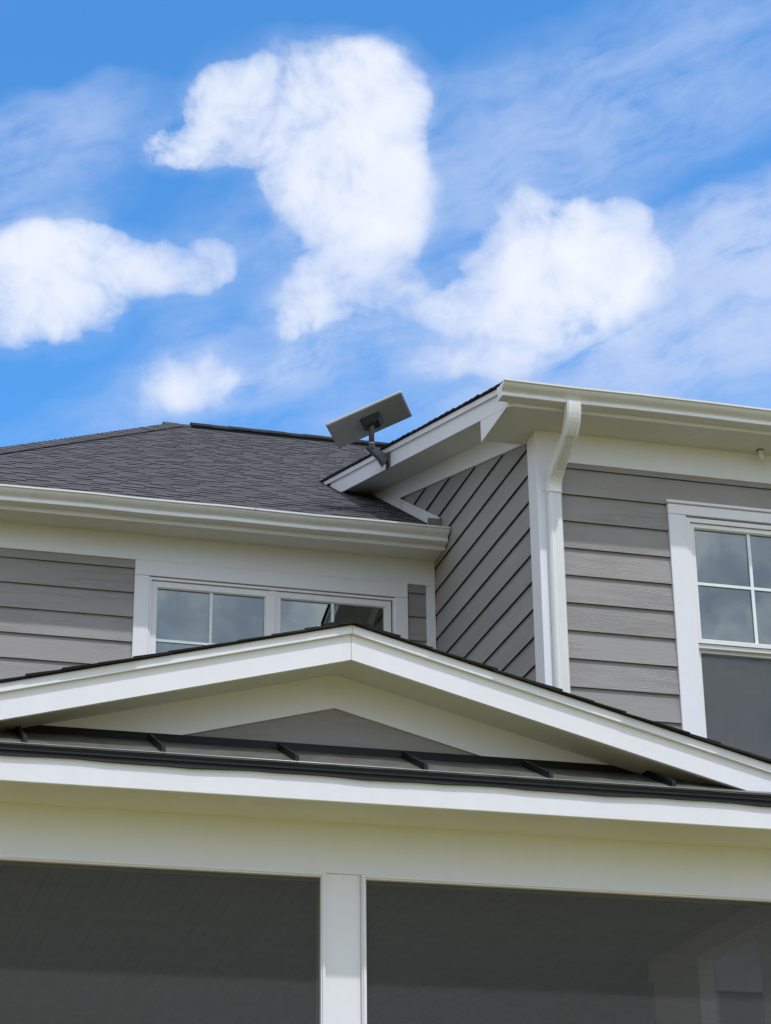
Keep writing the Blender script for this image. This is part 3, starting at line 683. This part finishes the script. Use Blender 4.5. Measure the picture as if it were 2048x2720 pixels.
# ------------------------------------------------------------------ wing roof: deck and shingle courses running out over the rake
nw = Vector((0, -RS, 1)).normalized(); ew = Vector((0, 1, RS)).normalized()
wing_roof = prism('wing_roof', [(12.25, zsh(12.25) + 0.001), (17.7, zsh(17.7) + 0.001), (17.7, zsh(17.7) - 0.02), (12.25, zsh(12.25) - 0.02)], 'X', XRK + 0.02, XW + 0.3, M_OLDSH, house)
nj = int((17.75 - 12.25) / ew.y / EXPO) + 1
for j in range(nj):
    s0 = j * EXPO
    L = EXPO * 1.9
    for (xa, xb) in ((XRK - 0.034 + random.uniform(-0.004, 0.004), 5.1), (5.1, 6.1)):
        base = Vector((0, 12.25, zsh(12.25))); T = random.uniform(0.016, 0.021)
        v = []
        for (x, s, n_) in ((xa, s0, 0.004), (xb, s0, 0.004), (xb, s0 + L, 0.001), (xa, s0 + L, 0.001), (xa, s0, T), (xb, s0, T), (xb, s0 + L, 0.005), (xa, s0 + L, 0.005)):
            q = base + ew * s + nw * (n_ + 0.004); v.append((x, q.y, q.z + random.uniform(-0.001, 0.001)))
        make('shingle', v, BOXF, M_OLDSH, wing_roof, tint=random.uniform(0.1, 0.6))

# the walls round the back of the house
box('end_wall', 0.25, 0.45, YL + 0.201, 29.0, GROUND, 6.40, M_SIDE, house, 0)
box('end_wall', XW - 0.2, XW, YR + 0.201, 29.0, GROUND, 6.40, M_SIDE, house, 0)
box('back_wall', 0.451, XW - 0.201, 28.8, 29.0, GROUND, 6.40, M_SIDE, house, 0)
# lower wing of the house beyond the porch
lw = box('lower_wing_wall', 4.40, XW, 10.63, 10.75, GROUND, 2.55, M_SHEATH_SHADE, house, 0)
for k_ in range(14):
    zb = 2.02 - REV * k_
    plank_front(10.63, 4.40, XW, zb, zb + REV + (0.03 if k_ else -0.02), lw)
box('frieze_board', 4.40, XW, 10.595, 10.63, 2.20, 2.55, M_TRIM, lw)
box('lower_wing_side', 4.36, 4.42, 10.64, YR, GROUND, 2.60, M_SIDE, house, 0)
prism('lower_wing_roof', [(10.25, 2.60), (YR, 3.10), (YR, 3.14), (10.25, 2.64)], 'X', 4.42, XW, M_OLDSH, house)
# ------------------------------------------------------------------ screened porch
porch = root('screened_porch', (2.2, 9.0, GROUND), 'white screened porch with low gable roof and dark metal skirt in front of house', 'porch')
AX, YG, YW, SL = 2.196, 8.60, 8.928, 0.2575
PX0, PX1 = 0.005, 4.471
def zf(x): return 3.140 - SL * abs(x - AX)          # lower edge of the rake fascia
RL, RR = -0.12, 4.512                                # rake ends
def rake_board(name, dz0, dz1, y0, y1, m, right):
    xe = RR if right else RL
    gap = 0.0009 if m is M_TRIM and dz0 >= 0 else 0.0
    ax = AX + (gap if right else -gap)
    zl = lambda x, d: zf(x) + d
    poly = [(ax, 3.14 + dz0), (xe, zl(xe, dz0)), (xe, zl(xe, dz1)), (ax, 3.14 + dz1)]
    return prism(name, poly, 'Y', y0, y1, m, porch)
for r_ in (False, True):
    rake_board('rake_fascia', 0.0, 0.1145, YG, YG + 0.022, M_TRIM, r_)
    rake_board('rake_moulding', 0.1155, 0.152, YG - 0.019, YG + 0.015, M_TRIM, r_)
    rake_board('rake_soffit', 0.036, 0.050, YG + 0.0225, YW + 0.02, M_SOFF, r_)
    q = 1 if r_ else -1                     # frieze under the rake, cut off level behind the skirt roof
    prism('rake_frieze', [(AX, 3.019), (AX + q * 0.765, 2.822), (AX + q * 1.373, 2.822), (AX, 3.1755)], 'Y', YW - 0.026, YW + 0.01, M_TRIM, porch)
gw = prism('gable_wall', [(RL + 0.3, 2.60), (RR - 0.3, 2.60), (RR - 0.3, zf(RR - 0.3)), (AX, 3.10), (RL + 0.3, zf(RL + 0.3))], 'Y', YW + 0.004, YW + 0.12, M_SHEATH_SHADE, porch)
prism('siding_plank', [(AX - 1.05, 2.82), (AX + 1.05, 2.82), (AX, 3.09)], 'Y', YW - 0.012, YW - 0.002, M_SIDE, gw)
# porch roof: two decks running back to the house, shingle courses overhanging the rake
for sgn in (-1, 1):
    xe = RL - 0.1 if sgn < 0 else RR + 0.1
    dv = Vector((sgn, 0, -SL)).normalized(); dn = Vector((sgn * SL, 0, 1)).normalized()
    apx = Vector((AX, 0, 3.14 + 0.152))
    length = abs(xe - AX) / abs(dv.x)
    a0, a1 = apx, apx + dv * length
    deck = sheet('porch_roof', [(a0.x, YG + 0.01, a0.z), (a1.x, YG + 0.01, a1.z), (a1.x, YR - 0.05, a1.z), (a0.x, YL - 0.06, a0.z)], M_OLDSH, porch, 0.012, (0, 0, -1))
    nj = int(length / EXPO) + 1
    for j in range(nj):
        # courses counted up from the eave; lower end of each is the thick butt
        s_low = length - j * EXPO; s_up = max(-0.01, s_low - EXPO * 2.1)
        if s_low < 0.02: continue
        yj = YG - 0.036 + random.uniform(-0.006, 0.006)
        T = random.uniform(0.014, 0.019)
        for (y0, y1) in ((yj, 9.6), (9.6, 10.6)):
            v = []
            for (y_, s_, n_) in ((y0, s_low, 0.006), (y1, s_low, 0.006), (y1, s_up, 0.001), (y0, s_up, 0.001), (y0, s_low, T), (y1, s_low, T), (y1, s_up, 0.006), (y0, s_up, 0.006)):
                q = apx + dv * s_ + dn * (n_ + random.uniform(-0.001, 0.001)); v.append((q.x, y_, q.z))
            make('shingle', v, BOXF, M_OLDSH, deck, tint=random.uniform(0.05, 0.6))
    # starter strip
    v = []
    for y_ in (YG - 0.03, YG + 0.3):
        for (s_, n_) in ((0, 0.0), (length, 0.0), (length, 0.006), (0, 0.006)):
            q = apx + dv * s_ + dn * n_; v.append((q.x, y_, q.z))
    make('starter_strip', v, [(0, 1, 2, 3), (4, 7, 6, 5), (0, 4, 5, 1), (1, 5, 6, 2), (2, 6, 7, 3), (3, 7, 4, 0)], M_BUTT, deck)
y_ = YG - 0.03
while y_ < 10.4:
    wv = 0.13; v = []
    for yy in (y_, y_ + 0.2):
        lift = 0.024 if yy == y_ else 0.018
        v += [(AX - wv, yy, 3.292 - SL * wv + lift), (AX, yy, 3.292 + lift + 0.004), (AX + wv, yy, 3.292 - SL * wv + lift), (AX + wv, yy, 3.286 - SL * wv + lift - 0.006), (AX, yy, 3.286 + lift - 0.006), (AX - wv, yy, 3.286 - SL * wv + lift - 0.006)]
    f = [tuple(range(6)), tuple(range(11, 5, -1))] + [(k_, (k_ + 1) % 6, 6 + (k_ + 1) % 6, 6 + k_) for k_ in range(6)]
    make('ridge_cap', v, f, M_OLDSH, porch, tint=0.3); y_ += 0.15
# metal skirt roof
YE, ZE, ZT = 8.548, 2.650, 2.818
ms = (ZT - ZE) / (YW - 0.012 - YE)
skirt = prism('metal_skirt_roof', [(YE, ZE - 0.012), (YW - 0.012, ZT - 0.012), (YW - 0.012, ZT - 0.03), (YE, ZE - 0.03)], 'X', RL - 0.05, RR + 0.12, M_BLACK, porch)
ribs = [0.818 - 0.563, 0.818, 1.384, 1.947, 2.508, 3.066, 3.632, 4.195]
edges = [RL - 0.05] + ribs + [RR + 0.12]
for a, b in zip(edges[:-1], edges[1:]):
    n_ = 8; v = []; f = []
    amp = random.uniform(0.001, 0.003)
    for i_ in range(n_ + 1):
        u = i_ / n_; x = a + 0.002 + (b - a - 0.004) * u; can = amp * math.sin(math.pi * u) * random.choice((-1, 1)) * 0.6
        v += [(x, YE - 0.006, ZE + can * 0.3), (x, YE + 0.15, ZE + 0.15 * ms + can), (x, YW - 0.010, ZT + can * 0.3), (x, YE - 0.007, ZE - 0.008 + can * 0.3)]
    for i_ in range(n_):
        p, q = 4 * i_, 4 * i_ + 4
        f += [(p, q, q + 1, p + 1), (p + 1, q + 1, q + 2, p + 2), (p + 3, q + 3, q, p)]
    make('metal_panel', v, f, M_METAL, skirt, smooth=False)
tube('hem_highlight', [(RL - 0.05, YE - 0.0085, ZE - 0.001), (2.2, YE - 0.0085, ZE - 0.001), (RR + 0.12, YE - 0.0085, ZE - 0.001)], 0.0022, M_HEM_HIGHLIGHT, skirt, 6)  # pale bead added along the panel edge as a painted highlight
for x in ribs:
    v = []
    for (y_, zz) in ((YE - 0.007, ZE), (YW - 0.012, ZT)):
        v += [(x - 0.009, y_, zz - 0.004), (x + 0.009, y_, zz - 0.004), (x + 0.0075, y_ + 0.002, zz + 0.030), (x - 0.0075, y_ + 0.002, zz + 0.030)]
    f = [(0, 1, 2, 3), (7, 6, 5, 4), (0, 4, 5, 1), (1, 5, 6, 2), (2, 6, 7, 3), (3, 7, 4, 0)]
    make('seam_rib', v, f, M_BLACK, skirt)
prism('apron_flashing', [(YW - 0.034, ZT - 0.010), (YW - 0.013, ZT - 0.006), (YW - 0.013, ZT + 0.028), (YW - 0.030, ZT + 0.026)], 'X', RL + 0.3, RR - 0.3, M_BLACK, porch)
# drip edge, wavy along its lower hem
v = []; f = []; n_ = 40
for i_ in range(n_ + 1):
    x = RL - 0.06 + (RR - RL + 0.2) * i_ / n_
    wz = 0.0035 * math.sin(i_ * 0.83) + 0.002 * math.sin(i_ * 2.1)
    v += [(x, YE - 0.004, ZE - 0.0085), (x, YE - 0.002, ZE - 0.018), (x, YE + 0.008, ZE - 0.030), (x, YE + 0.006, ZE - 0.050 + wz), (x, YE + 0.03, ZE - 0.050 + wz)]
for i_ in range(n_): f += [(5 * i_ + q, 5 * i_ + 5 + q, 5 * i_ + 6 + q, 5 * i_ + 1 + q) for q in range(4)]
make('drip_edge', v, f, M_BLACK, porch)
box('eave_fascia', RL - 0.05, RR + 0.1, 8.570, 8.592, 2.496, 2.630, M_TRIM, porch)
box('eave_soffit', RL - 0.05, RR + 0.1, 8.5925, YW + 0.01, 2.505, 2.52, M_SOFF, porch)
# screened front wall: beam, posts, beads, mesh
box('beam', PX0, PX1, YW, 9.092, 2.2825, 2.512, M_TRIM, porch)
ZF = -0.55                                            # porch floor
for (a, b) in ((PX0, 0.165), (2.159, 2.317), (4.311, PX1)):
    box('post', a, b, YW + 0.0006, 9.09, ZF, 2.2812, M_TRIM, porch)
for (a, b) in ((0.165, 2.159), (2.317, 4.311)):
    sc_ = box('insect_screen', a + 0.004, b - 0.004, YW + 0.012, YW + 0.0135, ZF + 0.1, 2.278, M_SCREEN, porch, 0)
    window_frame('screen_bead', a, b, ZF + 0.06, 2.2822, 0.020, YW - 0.015, YW + 0.011, M_TRIM, sc_)
    window_frame('bead_lip', a + 0.006, b - 0.006, ZF + 0.066, 2.2762, 0.007, YW - 0.022, YW - 0.0148, M_TRIM, sc_)
box('bottom_rail', PX0, PX1, YW - 0.005, 9.085, ZF - 0.15, ZF + 0.062, M_TRIM, porch)
box('porch_floor', PX0, PX1, 8.9, YR, ZF - 0.25, ZF - 0.15, M_CEIL, porch)
for (a, b) in ((PX0, 0.165), (2.159, 2.317), (4.311, PX1)): box('foundation_pier', a, b, 8.95, 9.1, GROUND, ZF - 0.25, M_FLASH, porch)
# inside: beadboard ceiling, right-hand beam, corner posts
ceil = box('porch_ceiling', PX0, 4.40, 9.05, YL - 0.04, 2.352, 2.37, M_SHEATH_SHADE, porch, 0)
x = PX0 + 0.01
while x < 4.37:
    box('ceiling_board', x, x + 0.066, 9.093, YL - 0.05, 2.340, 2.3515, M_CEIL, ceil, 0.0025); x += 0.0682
box('side_beam', 4.30, 4.40, 9.093, 10.62, 2.228, 2.3395, M_TRIM, porch)
box('side_post', 4.302, 4.40, 9.0935, 9.25, GROUND, 2.2275, M_TRIM, porch); box('side_post', 4.302, 4.40, 9.97, 10.43, GROUND, 2.2275, M_TRIM, porch); box('side_trim', 4.335, 4.40, 10.4305, 10.63, GROUND, 2.2275, M_TRIM, porch)
box('side_screen', 4.385, 4.3865, 9.09, 9.97, ZF, 2.2275, M_SCREEN, porch, 0)
box('left_beam', 0.06, 0.16, 9.093, YL - 0.05, 2.20, 2.3395, M_TRIM, porch)
box('left_screen', 0.10, 0.1015, 9.10, YL - 0.05, ZF, 2.1995, M_SCREEN, porch, 0)
for yy in (11.0, 13.0, 14.9): box('left_post', 0.065, 0.155, yy, yy + 0.16, GROUND, 2.1995, M_TRIM, porch)

# ------------------------------------------------------------------ satellite dish on the rake fascia
dish = root('satellite_dish', (4.19, 15.28, 7.25), 'flat rectangular grey satellite dish on short pole clamped to white roof rake', 'satellite dish')
kd = 17.55 / 16.45
E1 = Vector((0.515, -0.262, 0.215)) * kd; E2 = Vector((0.185, 0.353, -0.013)) * kd
E2 = E2 - E1 * (E1.dot(E2) / E1.dot(E1)); DN = E1.cross(E2).normalized()
DC = Vector((3.809, 14.332, 7.154)) * kd
a1, a2 = E1.normalized(), E2.normalized(); h1, h2 = E1.length / 2, E2.length / 2
def rrect(hx, hy, r, seg=5):
    pts = []
    for cx, cy, a0 in ((hx - r, hy - r, 0), (-hx + r, hy - r, 90), (-hx + r, -hy + r, 180), (hx - r, -hy + r, 270)):
        for i_ in range(seg + 1):
            a = math.radians(a0 + 90 * i_ / seg); pts.append((cx + r * math.cos(a), cy + r * math.sin(a)))
    return pts
def loft(name, rings, m, parent, o=DC):
    v = []; f = []; n = len(rings[0][0])
    for pts, hgt in rings: v += [tuple(o + a1 * p[0] + a2 * p[1] + DN * hgt) for p in pts]
    for i_ in range(len(rings) - 1):
        f += [(i_ * n + q, i_ * n + (q + 1) % n, (i_ + 1) * n + (q + 1) % n, (i_ + 1) * n + q) for q in range(n)]
    f += [tuple(range(n)), tuple(range((len(rings) - 1) * n, len(rings) * n))]
    return make(name, v, f, m, parent)
panel = loft('panel_back', [(rrect(h1 - 0.012, h2 - 0.012, 0.012), -0.006), (rrect(h1, h2, 0.014), 0.0), (rrect(h1, h2, 0.014), 0.010)], M_DISHB, dish)
loft('panel_face', [(rrect(h1 + 0.001, h2 + 0.001, 0.014), 0.0105), (rrect(h1 + 0.001, h2 + 0.001, 0.014), 0.016), (rrect(h1 - 0.006, h2 - 0.006, 0.012), 0.018)], M_DISHW, dish)
PIV = Vector((4.078, 15.283, 7.388))
PT = Vector((PIV.x, PIV.y, 0)); PT.z = DC.z - (DN.x * (PT.x - DC.x) + DN.y * (PT.y - DC.y)) / DN.z
bc = PT - DN * 0.006
loft('mount_plate', [(rrect(0.055, 0.060, 0.008), -0.050), (rrect(0.085, 0.095, 0.010), -0.012), (rrect(0.085, 0.095, 0.010), 0.0)], M_POLED, dish, o=bc)
tube('pole', [tuple(PT - Vector((0, 0, 0.02))), tuple(PT - Vector((0, 0, 0.06))), (PIV.x, PIV.y, PIV.z + 0.035)], 0.0225, M_POLE, dish, 20)
tube('pole_collar', [(PIV.x, PIV.y, PIV.z + 0.036), (PIV.x, PIV.y, PIV.z + 0.043)], 0.0245, M_DISHW, dish, 20)
tube('pole_socket', [(PIV.x, PIV.y, PIV.z + 0.0355), (PIV.x, PIV.y, PIV.z - 0.02)], 0.0245, M_POLE, dish, 20)
# tapered arm from the pole foot down to the fascia
FT = Vector((XRK - 0.012, 15.283, 7.292)); ax_ = (FT - PIV).normalized(); sd = Vector((0, 1, 0)); un = ax_.cross(sd).normalized()
if un.z < 0: un = -un
v = []
for c, hw, hu, hdn in ((PIV - ax_ * 0.03, 0.026, 0.022, 0.028), (PIV + (FT - PIV) * 0.55, 0.030, 0.026, 0.040), (FT, 0.040, 0.050, 0.062)):
    v += [tuple(c - sd * hw - un * hdn), tuple(c + sd * hw - un * hdn), tuple(c + sd * hw * 0.8 + un * hu), tuple(c - sd * hw * 0.8 + un * hu)]
f = [(0, 1, 2, 3), (11, 10, 9, 8)]
for i_ in range(2): f += [(4 * i_ + q, 4 * i_ + (q + 1) % 4, 4 * i_ + 4 + (q + 1) % 4, 4 * i_ + 4 + q) for q in range(4)]
make('mount_arm', v, f, M_POLE, dish, bevel=0.004)
box('foot_plate', XRK - 0.016, XRK - 0.0005, 15.283 - 0.052, 15.283 + 0.052, 7.232, 7.352, M_POLE, dish, 0.004)
tube('pivot_bolt', [(PIV.x, PIV.y - 0.040, PIV.z - 0.004), (PIV.x, PIV.y - 0.020, PIV.z - 0.004)], 0.013, M_POLE, dish, 12)
